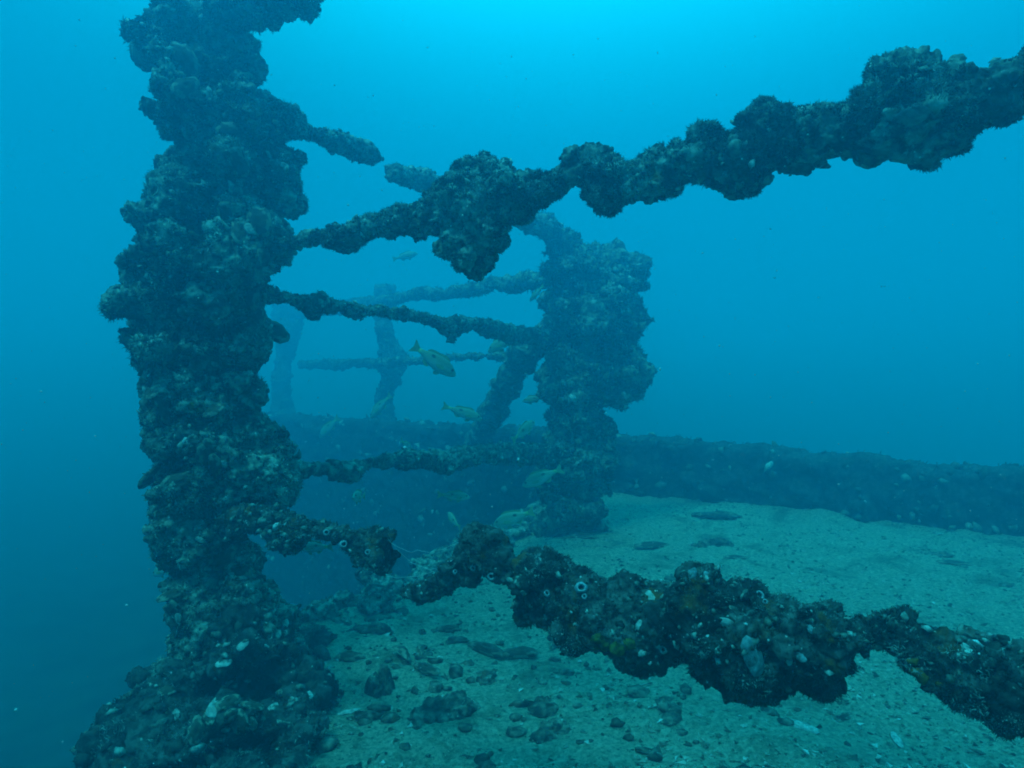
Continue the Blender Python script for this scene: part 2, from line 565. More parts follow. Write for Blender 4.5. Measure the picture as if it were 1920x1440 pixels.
def lathe(profile, seg=14, wob=.12, seed=0):
    rnd = random.Random(seed)
    ang = [1 + rnd.uniform(-wob, wob) for _ in range(seg)]
    V, Fc = [], []
    for (r, z) in profile:
        for k in range(seg):
            a = 2 * math.pi * k / seg
            V.append((r * ang[k] * math.cos(a), r * ang[k] * math.sin(a), z))
    for i in range(len(profile) - 1):
        for k in range(seg):
            Fc.append([i * seg + k, i * seg + (k + 1) % seg, (i + 1) * seg + (k + 1) % seg, (i + 1) * seg + k])
    return V, Fc

def placed(name, me, mat, parent, mw):
    o = bpy.data.objects.new(name, me)
    C.objects.link(o)
    if len(me.materials) == 0: me.materials.append(M[mat])
    if parent is not None:
        o.parent = parent
        o.matrix_parent_inverse = Matrix.Translation(-Vector(parent.location))
    o.matrix_basis = mw
    return o

# ================================================================== STRUCTURE
# --- sandy deck
edge_px = [(560, 1170), (640, 1143), (720, 1112), (790, 1080), (870, 1035), (960, 995), (1010, 975), (1060, 950), (1120, 925)]
edge = [ground(*e) for e in edge_px]
poly = [(-1.02, -2.0), (-1.05, .7), (-1.16, 1.85), (-1.34, 2.55), (-1.12, 2.88)] + [(e.x, e.y) for e in edge] + [(1.1, 6.9), (3.9, 4.9), (7.2, 2.4), (7.2, -2.0)]
WALL = [(-4.6, 10.6), (-3.15, 9.4), (-1.0, 7.75), (.95, 6.65), (2.4, 5.62), (3.7, 4.70), (5.2, 3.5), (6.6, 2.3)]

def seg_sdf(p, pl):
    pl = np.array(pl); n = len(pl)
    best = np.full(len(p), 1e9); inside = np.zeros(len(p), bool)
    for i in range(n):
        a, b = pl[i], pl[(i + 1) % n]
        e = b - a; w = p - a
        t = np.clip((w @ e) / (e @ e), 0, 1)[:, None]
        best = np.minimum(best, np.linalg.norm(w - t * e, axis=1))
        cnd = ((a[1] <= p[:, 1]) & (b[1] > p[:, 1])) | ((b[1] <= p[:, 1]) & (a[1] > p[:, 1]))
        with np.errstate(divide='ignore', invalid='ignore'):
            xi = a[0] + (p[:, 1] - a[1]) / (b[1] - a[1]) * (b[0] - a[0])
        inside ^= cnd & (p[:, 0] < xi)
    return np.where(inside, -best, best)

def sand_height(xy):
    q = np.column_stack([xy, np.zeros(len(xy))])
    h = .035 * fbm(q * 1.5, 3, 3) + .012 * fbm(q * 6, 9, 3) + .007 * fbm(q * 22, 19, 3)
    wl_ = np.array(WALL)
    yy = np.interp(xy[:, 0], wl_[:, 0], wl_[:, 1])
    gap = np.clip(1 - (yy - .3 - xy[:, 1]) / .8, 0, 1)
    return h + gap ** 2 * (.05 + .05 * vnoise(q * 2.3, 41))

def make_sand():
    st = .023
    xs = np.arange(-1.95, 7.2, st); ys = np.arange(-2.0, 7.0, st)
    X, Y = np.meshgrid(xs, ys)
    xy = np.column_stack([X.ravel(), Y.ravel()])
    s = seg_sdf(xy, poly) + .06 * fbm(np.column_stack([xy * 5, xy[:, :1] * 0]), 77, 3)
    z = sand_height(xy) - np.clip((s + .12) / .4, 0, 1) ** 2 * .55
    keep = s < .22
    nx = len(xs)
    idx = np.arange(len(xy)).reshape(X.shape)
    q = np.stack([idx[:-1, :-1], idx[:-1, 1:], idx[1:, 1:], idx[1:, :-1]], -1).reshape(-1, 4)
    q = q[keep[q].all(1)]
    used = np.unique(q); remap = -np.ones(len(xy), int); remap[used] = np.arange(len(used))
    V = np.column_stack([xy, z])[used]
    me = bpy.data.meshes.new('sandy_deck')
    me.from_pydata(V.tolist(), [], remap[q].tolist()); me.update()
    me.polygons.foreach_set('use_smooth', [True] * len(me.polygons))
    return me
deck = tag(link('sandy_deck', make_sand(), 'sand'), kind='structure')

# --- seabed far below the wreck
def make_seabed():
    xs = np.linspace(-62, 62, 90)
    X, Y = np.meshgrid(xs, xs + 20)
    xy = np.column_stack([X.ravel(), Y.ravel()])
    z = -3.2 + .3 * fbm(np.column_stack([xy * .25, xy[:, :1] * 0]), 5, 3)
    n = len(xs); idx = np.arange(n * n).reshape(n, n)
    q = np.stack([idx[:-1, :-1], idx[:-1, 1:], idx[1:, 1:], idx[1:, :-1]], -1).reshape(-1, 4)
    return mesh_from(np.column_stack([xy, z]).tolist(), q.tolist(), 'seabed')
tag(link('seabed', make_seabed(), 'seabed'), kind='structure')

# --- bulwark wall behind the sand
def make_wall():
    sp = Soup()
    w = np.array(WALL)
    t = np.arange(-4.4, 6.6, .15)
    cs = [Vector((x, np.interp(x, w[:, 0], w[:, 1]), 0)) for x in t]
    V, fc = [], []
    top, bot, th = .62, -2.2, .2
    sec = [(-th, bot), (th, bot), (th, top - .06), (th - .05, top), (-th + .05, top), (-th, top - .06)]
    for i, c in enumerate(cs):
        tg = (cs[min(i + 1, len(cs) - 1)] - cs[max(i - 1, 0)]).normalized()
        n = Vector((tg.y, -tg.x, 0))
        for (o, z) in sec:
            V.append(c + n * (-o) + Vector((0, 0, z + .02 * math.sin(i * 1.3) - (.11 * max(0, min(1.6, (c.x - .9) / 2.8)) if z > 0 else 1.6 * max(0, min(1, .3 - c.x))))))
    k = len(sec)
    for i in range(len(cs) - 1):
        for j in range(k):
            fc.append([i * k + j, (i + 1) * k + j, (i + 1) * k + (j + 1) % k, i * k + (j + 1) % k])
    fc.append(list(range(k))); fc.append([(len(cs) - 1) * k + j for j in reversed(range(k))])
    sp.add(V, fc)
    rnd = random.Random(5)
    for _ in range(380):
        i = rnd.randrange(len(cs)); c = cs[i]
        r = rnd.uniform(.04, .11)
        f = rnd.random()
        dz = .11 * max(0, min(1.6, (c.x - .9) / 2.8))
        z = (rnd.uniform(-.1, .56) if f < .6 else rnd.uniform(.53, .59)) - dz
        y = -th + rnd.uniform(-.02, .02) if f < .6 else rnd.uniform(-th, th)
        sp.blob((c.x + rnd.uniform(-.06, .06), c.y + y, z), (r * 1.3, r * .8, r * .8))
    return remesh(sp, .03, 'wall', [('d', .24, .035), ('d', .11, .022), ('n', .05, .012)], 900)
wme = make_wall()
wall = empty('bulwark_wall', (0.95, 6.65, 0), 'low dark encrusted bulwark wall running along the back of the sandy deck', 'wall')
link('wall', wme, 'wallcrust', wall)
tag(link('turf', turf_mesh(wme, 30000, .035, .004, 31), 'turf_rust', wall), kind='stuff')
shell_crust(wme, wall, 3500, .02, .075, 31)

# --- hull plating under the open left edge of the deck
def make_hull():
    sp = Soup()
    pts = [(-1.14, -2.0), (-1.17, .7), (-1.28, 1.85), (-1.46, 2.6), (-1.15, 2.95), (-.75, 3.15)]
    V, fc = [], []
    for (x, y) in pts:
        for (o, z) in ((-.04, -3.9), (.06, -3.9), (.06, -.12), (-.04, -.12)):
            V.append((x + o, y + o * .3, z))
    for i in range(len(pts) - 1):
        for j in range(4):
            fc.append([i * 4 + j, (i + 1) * 4 + j, (i + 1) * 4 + (j + 1) % 4, i * 4 + (j + 1) % 4])
    fc.append([0, 1, 2, 3]); fc.append([23, 22, 21, 20])
    sp.add(V, fc)
    return remesh(sp, .045, 'hull_side', [('d', .2, .035), ('d', .09, .02)], 77)
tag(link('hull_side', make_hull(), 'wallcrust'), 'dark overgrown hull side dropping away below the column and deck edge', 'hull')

# ================================================================== THINGS: the railing frame
col_prof = [(30, 345, 470), (45, 262, 466), (62, 250, 466), (100, 256, 480), (130, 268, 494), (165, 285, 502), (185, 290, 535), (207, 265, 560), (245, 270, 566), (275, 292, 562),
            (300, 300, 550), (330, 290, 550), (365, 290, 562), (390, 285, 535), (415, 256, 505), (430, 275, 500), (455, 262, 545), (490, 240, 556), (515, 248, 545), (540, 252, 505),
            (570, 228, 490), (595, 222, 495), (625, 230, 500), (652, 242, 500), (680, 270, 476), (710, 278, 488), (745, 278, 494), (775, 274, 482), (800, 276, 505), (825, 292, 525),
            (850, 312, 560), (880, 290, 588), (905, 295, 582), (930, 285, 555), (960, 270, 480), (1000, 262, 465), (1025, 282, 462), (1060, 308, 485), (1090, 328, 500), (1130, 320, 525),
            (1190, 304, 545), (1230, 320, 560), (1275, 320, 590), (1330, 300, 600)]
column = post('frame_column', col_prof, 2.45, 2.42, 'thick lumpy column crusted with oysters and algae standing at the left', 'column',
              voxel=.0066, seed=3, blobs=330, shells=3000, ssize=(.007, .024), turf=110000, part='encrusted_column', tlen=.015, twid=.0015)

# arm leaving the top of the column, up and to the right
rail('frame_arm', [(380, 10, 60), (420, -12, 58), (465, -28, 56), (510, -45, 45), (550, -60, 30), (590, -80, 8), (640, -105, -20), (760, -150, -70)], 2.42, 1.95,
     'encrusted arm rising from the top of the left column out of frame', voxel=.008, seed=21, turf=8000)

upper = rail('upper_rail', [(500, 440, 500), (560, 432, 475), (600, 425, 465), (640, 408, 482), (680, 400, 455), (720, 388, 452), (760, 375, 452), (800, 355, 455), (835, 328, 455), (850, 312, 505), (870, 295, 520),
              (900, 282, 526), (922, 290, 478), (950, 300, 440), (1000, 310, 405), (1030, 315, 390), (1060, 300, 368), (1085, 275, 365), (1110, 262, 405), (1140, 285, 413), (1170, 295, 400),
              (1190, 285, 378), (1220, 272, 385), (1255, 265, 375), (1272, 258, 345), (1305, 238, 350), (1322, 220, 356), (1345, 245, 368), (1395, 220, 372), (1420, 182, 370), (1450, 175, 320),
              (1480, 185, 318), (1520, 175, 328), (1560, 170, 305), (1590, 175, 300), (1610, 150, 290), (1640, 110, 296), (1670, 88, 310), (1700, 82, 318), (1740, 95, 305), (1770, 115, 285),
              (1810, 105, 252), (1850, 103, 238), (1890, 85, 222), (1920, 70, 200), (1990, 50, 175), (2100, 10, 140)], 2.4, 1.07,
              'long dark encrusted upper rail sloping from the column to the top right', seed=5, voxel=.0042, hs=.92, knob=1.12, extra=[(886, 478, 34, 46), (1138, 372, 32, 38), (1105, 300, 28, 32), (1395, 325, 34, 44), (1430, 205, 28, 26), (1690, 170, 66, 80), (1680, 255, 58, 46), (1800, 190, 70, 60), (905, 315, 34, 30), (1215, 350, 24, 32)], shells=1500, ssize=(.004, .014), turf=80000, tlen=.010, twid=.0009, blobs=190)

stub = rail('lower_rail_stub', [(410, 950, 1010), (450, 940, 1010), (480, 945, 1000), (505, 948, 1000), (528, 953, 1040), (550, 958, 1042), (570, 964, 1015), (600, 972, 1010), (640, 985, 1022), (680, 990, 1055), (705, 988, 1070), (718, 992, 1085), (730, 998, 1052)],
            2.35, 1.84, 'broken end of the lower rail jutting right from the column', voxel=.0045, shells=450, ssize=(.006, .022), seed=8, mat='crust_rust', turf=7000, blobs=60)

lower = rail('lower_rail', [(762, 1104, 1112), (775, 1090, 1138), (800, 1075, 1140), (840, 1060, 1120), (862, 1010, 1110), (878, 985, 1100), (895, 977, 1095), (925, 987, 1090), (940, 1028, 1095), (970, 1035, 1105), (985, 1022, 1115), (995, 1008, 1172), (1020, 1010, 1180),
             (1048, 1035, 1170), (1060, 1060, 1165), (1090, 1060, 1185), (1105, 1062, 1215), (1150, 1075, 1230), (1165, 1075, 1255), (1200, 1080, 1275), (1240, 1085, 1275), (1262, 1062, 1262), (1290, 1048, 1240),
             (1320, 1048, 1240), (1345, 1060, 1265), (1375, 1085, 1290), (1400, 1095, 1320), (1428, 1098, 1322), (1445, 1100, 1290), (1460, 1105, 1265), (1500, 1105, 1285), (1530, 1110, 1305), (1560, 1120, 1312),
             (1580, 1135, 1290), (1610, 1148, 1240), (1640, 1140, 1235), (1670, 1135, 1245), (1700, 1145, 1252), (1740, 1165, 1290), (1780, 1180, 1320), (1820, 1175, 1350), (1860, 1185, 1370), (1900, 1192, 1385), (1960, 1190, 1395), (2080, 1205, 1440)],
             1.8, .933, 'rusty barnacled lower rail running from its broken tip to the bottom right', seed=13, voxel=.0038, hs=.93, knob=1.0, extra=[(895, 1012, 32, 34), (1022, 1135, 24, 44), (1205, 1225, 46, 44), (1418, 1275, 26, 46), (1545, 1270, 34, 38), (1315, 1085, 50, 34), (1150, 1195, 34, 32), (1665, 1185, 36, 40)], shells=1700, ssize=(.003, .013), mat='crust_rust', turf=42000, tlen=.008, twid=.0009, blobs=190)

rail('top_rail_stub', [(530, 205, 268), (565, 228, 262), (600, 235, 275), (640, 250, 290), (660, 252, 302), (680, 262, 312), (700, 280, 312), (718, 294, 306)], 2.45, 3.0,
     'short broken top rail stub sticking out right of the column', voxel=.008, seed=31, turf=5000, blobs=30)
rail('top_rail_remnant', [(729, 312, 335), (742, 298, 346), (765, 308, 355), (790, 315, 360), (830, 327, 372), (900, 350, 395), (960, 385, 425), (1000, 402, 445), (1040, 415, 455)], 3.04, 4.85,
     'detached far end of the top rail half hidden behind the upper rail', voxel=.009, seed=33, turf=5000, blobs=40)
rail('middle_rail', [(480, 528, 565), (520, 540, 572), (545, 542, 570), (568, 545, 588), (590, 545, 600), (612, 555, 590), (640, 560, 588), (658, 565, 606), (680, 565, 598), (720, 570, 597), (760, 575, 605), (800, 585, 610),
     (828, 592, 622), (846, 590, 643), (866, 590, 628), (890, 590, 620), (915, 592, 640), (938, 600, 635), (960, 605, 650), (1000, 612, 645), (1040, 615, 650)], 2.45, 4.85,
     'unbroken middle rail sloping down from column to the second post', voxel=.006, shells=900, seed=35, knob=1.2, hs=.92, turf=14000, blobs=70)
rail('bottom_rail', [(545, 858, 905), (600, 865, 892), (640, 860, 912), (660, 862, 908), (685, 862, 885), (700, 855, 880), (740, 845, 880), (780, 840, 880), (815, 838, 890), (832, 843, 897), (860, 838, 880), (900, 830, 872), (950, 828, 875), (1040, 825, 880)], 2.5, 4.75,
     'low rail from column base to the second post behind the fish', voxel=.006, shells=800, seed=37, turf=12000, blobs=60)

post2 = post('railing_post', [(408, 985, 1045), (425, 995, 1062), (445, 1008, 1080), (470, 1012, 1130), (510, 1012, 1150), (545, 1015, 1150), (575, 1008, 1160), (592, 992, 1165), (612, 992, 1165), (640, 1000, 1170), (690, 1005, 1165), (730, 1012, 1155),
     (760, 1015, 1145), (785, 1012, 1142), (830, 1005, 1150), (860, 1005, 1158), (900, 1005, 1152), (945, 1010, 1146), (985, 1005, 1146), (1015, 995, 1152)], 4.9, 4.9,
     'bulky second post overgrown with rounded lobes standing at centre on the sand', 'post', voxel=.017, seed=41, blobs=170, turf=22000, tlen=.03, twid=.003, layers=FAR, shells=1600, ssize=(.015, .05), mat='crust_far',
     extra=[(1148, 500, 4.9, 48, 50, 46), (1178, 515, 4.95, 44, 44, 42), (1175, 600, 4.9, 54, 44, 48), (1140, 555, 4.83, 60, 62, 55), (1150, 655, 4.85, 52, 50, 48), (1185, 698, 4.9, 48, 46, 44), (1150, 735, 4.9, 55, 36, 42), (1060, 990, 4.9, 70, 40, 60), (1060, 860, 4.8, 60, 45, 60)])

# second railing standing on the bulwark
rail('back_upper_rail', [(560, 570, 600), (640, 562, 592), (690, 552, 588), (720, 553, 577), (760, 545, 570), (790, 535, 565), (830, 538, 565), (880, 525, 560), (900, 525, 555), (930, 515, 545), (960, 515, 550), (980, 505, 548), (1030, 512, 545)], 12.0, 5.2,
     'hazy upper rail of the back railing, left of the second post', voxel=.02, layers=LUMPY, seed=51, turf=5000, tlen=.035, twid=.005, mat='crust_far', blobs=40)
rail('back_lower_rail', [(560, 675, 692), (590, 674, 692), (640, 672, 697), (665, 672, 690), (700, 670, 692), (760, 668, 686), (830, 664, 678), (900, 660, 676), (960, 655, 675), (1010, 652, 672)], 12.0, 5.5,
     'hazy thin lower rail of the back railing, behind the yellow fish', voxel=.017, layers=LUMPY, seed=53, turf=4000, tlen=.03, twid=.005, mat='crust_far', blobs=30)
post('back_post', [(535, 700, 745), (570, 700, 745), (600, 698, 735), (640, 708, 745), (668, 705, 770), (690, 702, 768), (702, 712, 758), (722, 708, 745), (745, 697, 740), (780, 700, 742), (815, 692, 750)], 9.6, 9.6,
     'hazy knobbly post on the wall, nearer of the two back posts', 'post', voxel=.026, layers=FAR, seed=55, blobs=40, turf=3000, tlen=.03, twid=.005, mat='crust_far', shrink=.92)
post('back_post', [(570, 505, 575), (600, 510, 570), (640, 515, 565), (680, 512, 548), (720, 508, 548), (760, 503, 552), (810, 495, 562)], 12.6, 12.6,
     'faintest post farthest back in the haze beside the column', 'post', voxel=.03, layers=FAR, seed=57, blobs=40, turf=3000, tlen=.03, twid=.005, mat='crust_far', shrink=.92)
# diagonal brace
def brace():
    sp = Soup()
    a, b = P(992, 640, 5.2), P(885, 850, 6.9)
    n = 14
    tg = (b - a).normalized(); u = tg.cross(Vector((0, 1, 0))).normalized(); v = tg.cross(u)
    cs = [a.lerp(b, i / (n - 1)) for i in range(n)]
    rr = [.125 + .015 * math.sin(i * 1.9) for i in range(n)]
    ring_tube(sp, cs, [u] * n, [v] * n, rr, [r * .9 for r in rr])
    for k in range(26):
        c = cs[random.randrange(n)]; an = random.uniform(0, 6.28); r = random.uniform(.035, .06)
        sp.blob(c + u * .105 * math.cos(an) + v * .1 * math.sin(an), (r, r, r))
    me = remesh(sp, .017, 'encrusted_brace', LUMPY, 321)
    root = empty('railing_brace', b, 'thick slanting brace leaning from second post down to the wall', 'brace')
    link('encrusted_brace', me, 'crust_far', root)
    tag(link('turf', turf_mesh(me, 4000, .028, .004, 61), 'turf', root), kind='stuff')
brace()

# ================================================================== rubble mound round the column foot
def make_mound():
    sp = Soup(); rnd = random.Random(77)
    for k in range(170):
        x, y = rnd.uniform(-1.62, -.5), rnd.uniform(1.5, 2.95)
        q = math.hypot((x + .54 + .22 * y) / .34, (y - 2.25) / .75)
        if q > 1.15: continue
        z = .28 * max(0, 1 - q) - .02
        r = rnd.uniform(.05, .12) * (1.1 - .35 * q)
        sp.blob((x, y, z), (r * rnd.uniform(.9, 1.5), r * rnd.uniform(.9, 1.4), r * rnd.uniform(.3, .7)), Matrix.Rotation(rnd.uniform(0, 6), 3, 'Z') @ Matrix.Rotation(rnd.gauss(0, .8), 3, 'X'))
    sp.blob((-1.10, 2.25, -.02), (.30, .6, .16), Matrix.Identity(3), ICO3)
    return remesh(sp, .0085, 'rubble', LUMPY + [('n', .06, .02)], 555)
mme = make_mound()
mound = empty('rubble_mound', (-1.12, 2.2, 0), 'dark mound of overgrown rubble heaped round the foot of the column', 'rubble')
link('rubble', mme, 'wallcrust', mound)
tag(link('turf', turf_mesh(mme, 30000, .016, .0014, 91), 'turf_rust', mound), kind='stuff')
shell_crust(mme, mound, 1000, .008, .03, 91)
BV[mound.name] = mme

def make_edge_rubble():
    sp = Soup(); rnd = random.Random(12)
    for k in range(95):
        i = rnd.randrange(len(edge) - 2); t = rnd.random()
        c = edge[i].lerp(edge[i + 1], t)
        r = rnd.uniform(.03, .10) * (.7 + .1 * c.y)
        sp.blob((c.x + rnd.gauss(-.04, .07), c.y + rnd.gauss(.02, .1), rnd.gauss(-.03, .03)), (r * 1.3, r, r * rnd.uniform(.4, .9)))
    return remesh(sp, .013, 'rubble', LUMPY[1:], 808)
ed_me = make_edge_rubble()
edge_root = empty('edge_rubble', edge[3], 'low ridge of overgrown rubble along the broken deck edge under the rails', 'rubble')
link('rubble', ed_me, 'crust', edge_root)
tag(link('turf', turf_mesh(ed_me, 12000, .02, .002, 93), 'turf', edge_root), kind='stuff')
shell_crust(ed_me, edge_root, 900, .008, .03, 93)

# ================================================================== barnacles, shells and sponges growing on the rails and column (parts)
bprof = [(1.0, -.15), (.92, .25), (.72, .62), (.60, .66), (.48, .60), (.40, .2), (.36, .0)]
bv, bf = lathe(bprof, 14, .12, 4)
barn_me = mesh_from(bv, bf, 'barnacle'); barn_me.materials.append(M['barnacle'])
hv, hf = lathe([(.42, .12), (.2, .10), (.001, .09)], 14, .05, 4)
hol_me = mesh_from(hv, hf, 'opening'); hol_me.materials.append(M['hollow'])
def barnacle(root, px, py, size_px):
    p, nr = hit(root, px, py)
    if p is None: return
    to_cam = (Vector((0, 0, CAMZ)) - p)
    s = size_px / 2 / F * to_cam.length
    nr = (nr * .6 + to_cam.normalized() * .6 + Vector((0, 0, .1))).normalized()
    mw = frame_matrix(p, nr, random.uniform(0, 6), s) @ Matrix.Diagonal((random.uniform(.75, 1.1), random.uniform(.75, 1.1), random.uniform(.6, 1.3), 1))
    b = placed('barnacle', barn_me, None, root, mw)
    h = bpy.data.objects.new('opening', hol_me); C.objects.link(h); h.parent = b
for a in [(1089, 1102, 27), (922, 1080, 19), (888, 1064, 15), (1025, 1112, 15), (1424, 1116, 21), (1244, 1218, 19), (853, 1072, 11), (1096, 1118, 11), (1434, 1128, 10)]:
    barnacle(lower, *a)
for a in [(645, 1020, 18), (612, 998, 14), (690, 1035, 13)]:
    barnacle(stub, *a)

def shell_mesh(seed, cup=.35, aspect=.72, name='shell'):
    """one oyster valve: an uneven, ridged, cupped plate with thickness"""
    rnd = random.Random(seed)
    seg, rings = 16, 5
    wob = [1 + .13 * math.sin(2 * 6.28 * k / seg + seed) + rnd.uniform(-.09, .09) for k in range(seg)]
    V, Fc = [], []
    for side in (0, 1):
        V.append((0, 0, .18 * cup - side * .07))
        for r in range(1, rings + 1):
            q = r / rings
            for k in range(seg):
                a = 2 * math.pi * k / seg
                z = cup * (1 - q * q) * .5 + .02 * math.sin(r * 2.7 + seed) + rnd.uniform(-.012, .012) - side * (.07 if r < rings else .025)
                V.append((q * wob[k] * math.cos(a), q * wob[k] * aspect * math.sin(a), z))
    m = 1 + rings * seg
    for side in (0, 1):
        b = side * m
        for k in range(seg):
            f = [b, b + 1 + k, b + 1 + (k + 1) % seg]
            Fc.append(f if side == 0 else f[::-1])
            for r in range(rings - 1):
                f = [b + 1 + r * seg + k, b + 1 + (r + 1) * seg + k, b + 1 + (r + 1) * seg + (k + 1) % seg, b + 1 + r * seg + (k + 1) % seg]
                Fc.append(f if side == 0 else f[::-1])
    o = 1 + (rings - 1) * seg
    for k in range(seg):
        Fc.append([o + k, m + o + k, m + o + (k + 1) % seg, o + (k + 1) % seg])
    return mesh_from(V, Fc, name)
pale_shells = [shell_mesh(i) for i in range(4)]
for s in pale_shells: s.materials.append(M['shell'])
dark_shells = [shell_mesh(i + 20, .55, .6) for i in range(5)]
for s in dark_shells:
    s.materials.append(M['dark_shell']); s.materials.append(M['rim'])
    for p_ in s.polygons:
        if max((s.vertices[v].co.x ** 2 + (s.vertices[v].co.y / .6) ** 2) for v in p_.vertices) > .72 and p_.index % 3:
            p_.material_index = 1
grey_shells = [shell_mesh(i + 40, .5, .7) for i in range(3)]
for s in grey_shells: s.materials.append(M['palegrowth'])

def grow(root, px, py, size_px, meshes, name='oyster_shell', tilt=.4, label=None, stretch=(1, 1, 1), spin=None):
    p, nr = hit(root, px, py)
    if p is None: return None
    to_cam = Vector((0, 0, CAMZ)) - p
    s = size_px / 2 / F * to_cam.length
    nr = (nr * .7 + to_cam.normalized() * .5 + Vector((random.gauss(0, tilt), random.gauss(0, tilt), random.gauss(.1, tilt))) * .5).normalized()
    mw = frame_matrix(p, nr, random.uniform(0, 6.28) if spin is None else spin, s) @ Matrix.Diagonal((*stretch, 1))
    o = placed(name, random.choice(meshes), None, root, mw)
    if label: o['label'] = label
    return o
for a in [(537, 466, 15), (280, 661, 13), (400, 682, 16), (470, 430, 24), (375, 1012, 14), (430, 1040, 15), (345, 898, 12), (420, 870, 14), (500, 1000, 14), (385, 822, 14), (468, 522, 16), (410, 505, 13),
          (533, 310, 14), (505, 290, 12), (408, 412, 14), (335, 1160, 18), (312, 1190, 14), (520, 1190, 18), (535, 1170, 16), (430, 240, 16), (350, 250, 20), (300, 640, 16)]:
    grow(column, *a, pale_shells)
rs = random.Random(3)
for k in range(34):
    grow(column, rs.uniform(270, 520), rs.uniform(80, 1150), rs.uniform(34, 62), dark_shells, tilt=.9)
for a in [(405, 1325, 34), (420, 1243, 22), (432, 1275, 22), (512, 1325, 16), (455, 1210, 20), (330, 1340, 16)]:
    grow(mound, *a, pale_shells)
for k in range(9):
    grow(mound, rs.uniform(230, 620), rs.uniform(1230, 1430), rs.uniform(26, 44), dark_shells, tilt=.8)
# lower rail: pale oyster, white valve, pale clumps, sponges
grow(lower, 1412, 1232, 62, grey_shells, label='pale bluish oyster hanging under the rail', tilt=.1, stretch=(.62, 1.5, .7), spin=.3)
grow(lower, 1815, 1222, 36, pale_shells, label='bright white shell on the rail', tilt=.1, stretch=(1, .62, 1), spin=-.4)
for a in [(1296, 1078, 26), (1325, 1082, 20), (1218, 1122, 26), (1198, 1172, 18), (1360, 1170, 34), (1235, 1212, 20), (1500, 1232, 20), (1520, 1180, 14), (1370, 1140, 16), (1480, 1240, 14)]:
    grow(lower, *a, grey_shells + pale_shells[:1])
for a in [(880, 505, 10), (1130, 392, 9), (1035, 355, 12), (985, 322, 10), (1530, 292, 9), (1560, 280, 9)]:
    grow(upper, *a, pale_shells)
grow(upper, 1705, 222, 62, grey_shells, label='pale patch of growth on the rail', stretch=(.7, 1.2, .6))

def sponge(root, pts, mat, name, label):
    sp = Soup(); c0 = None
    for (px, py, r) in pts:
        p, nr = hit(root, px, py)
        if p is None: continue
        rr = r / F * (p - Vector((0, 0, CAMZ))).length
        sp.blob(p, (rr * 1.2, rr * .6, rr * .8))
    if not sp.v: return
    me = remesh(sp, .004, name, [('d', .02, .005), ('n', .008, .003)], 12)
    o = link(name, me, mat, root); o['label'] = label
sponge(lower, [(1120, 1195, 14), (1140, 1208, 16), (1160, 1215, 15), (1180, 1208, 13), (1115, 1215, 8)], 'sponge', 'sponge', 'yellow sponge crust under the rail')
sponge(lower, [(1720, 1262, 10), (1735, 1272, 9), (1710, 1240, 8), (1765, 1285, 7)], 'orange', 'sponge', 'small orange yellow sponge patch')
sponge(column, [(470, 955, 14), (490, 952, 12), (450, 958, 10)], 'orange', 'sponge', 'orange brown sponge on the column')
sponge(column, [(360, 762, 10), (372, 770, 8)], 'sponge', 'sponge', 'small yellow sponge on the column')

# ================================================================== things lying on the sand
def rock_mesh(seed, r=(1, .7, .6), voxel=.05):
    random.seed(seed)
    sp = Soup()
    sp.blob((0, 0, 0), r, Matrix.Identity(3), ICO3, .06)
    for _ in range(7):
        a = random.uniform(0, 6.28); q = random.uniform(.35, .6)
        sp.blob((r[0] * .6 * math.cos(a), r[1] * .6 * math.sin(a), random.uniform(-.1, .3) * r[2]), (q * r[0] * .8, q * r[1] * .8, q * r[2]))
    return remesh(sp, voxel, 'rock', [('d', .7, .24), ('d', .3, .12), ('n', .35, .10), ('n', .12, .05)], seed)

def on_sand(px, py):
    g = ground(px, py)
    h = sand_height(np.array([[g.x, g.y]]))[0]
    g = ground(px, py, h)
    return g
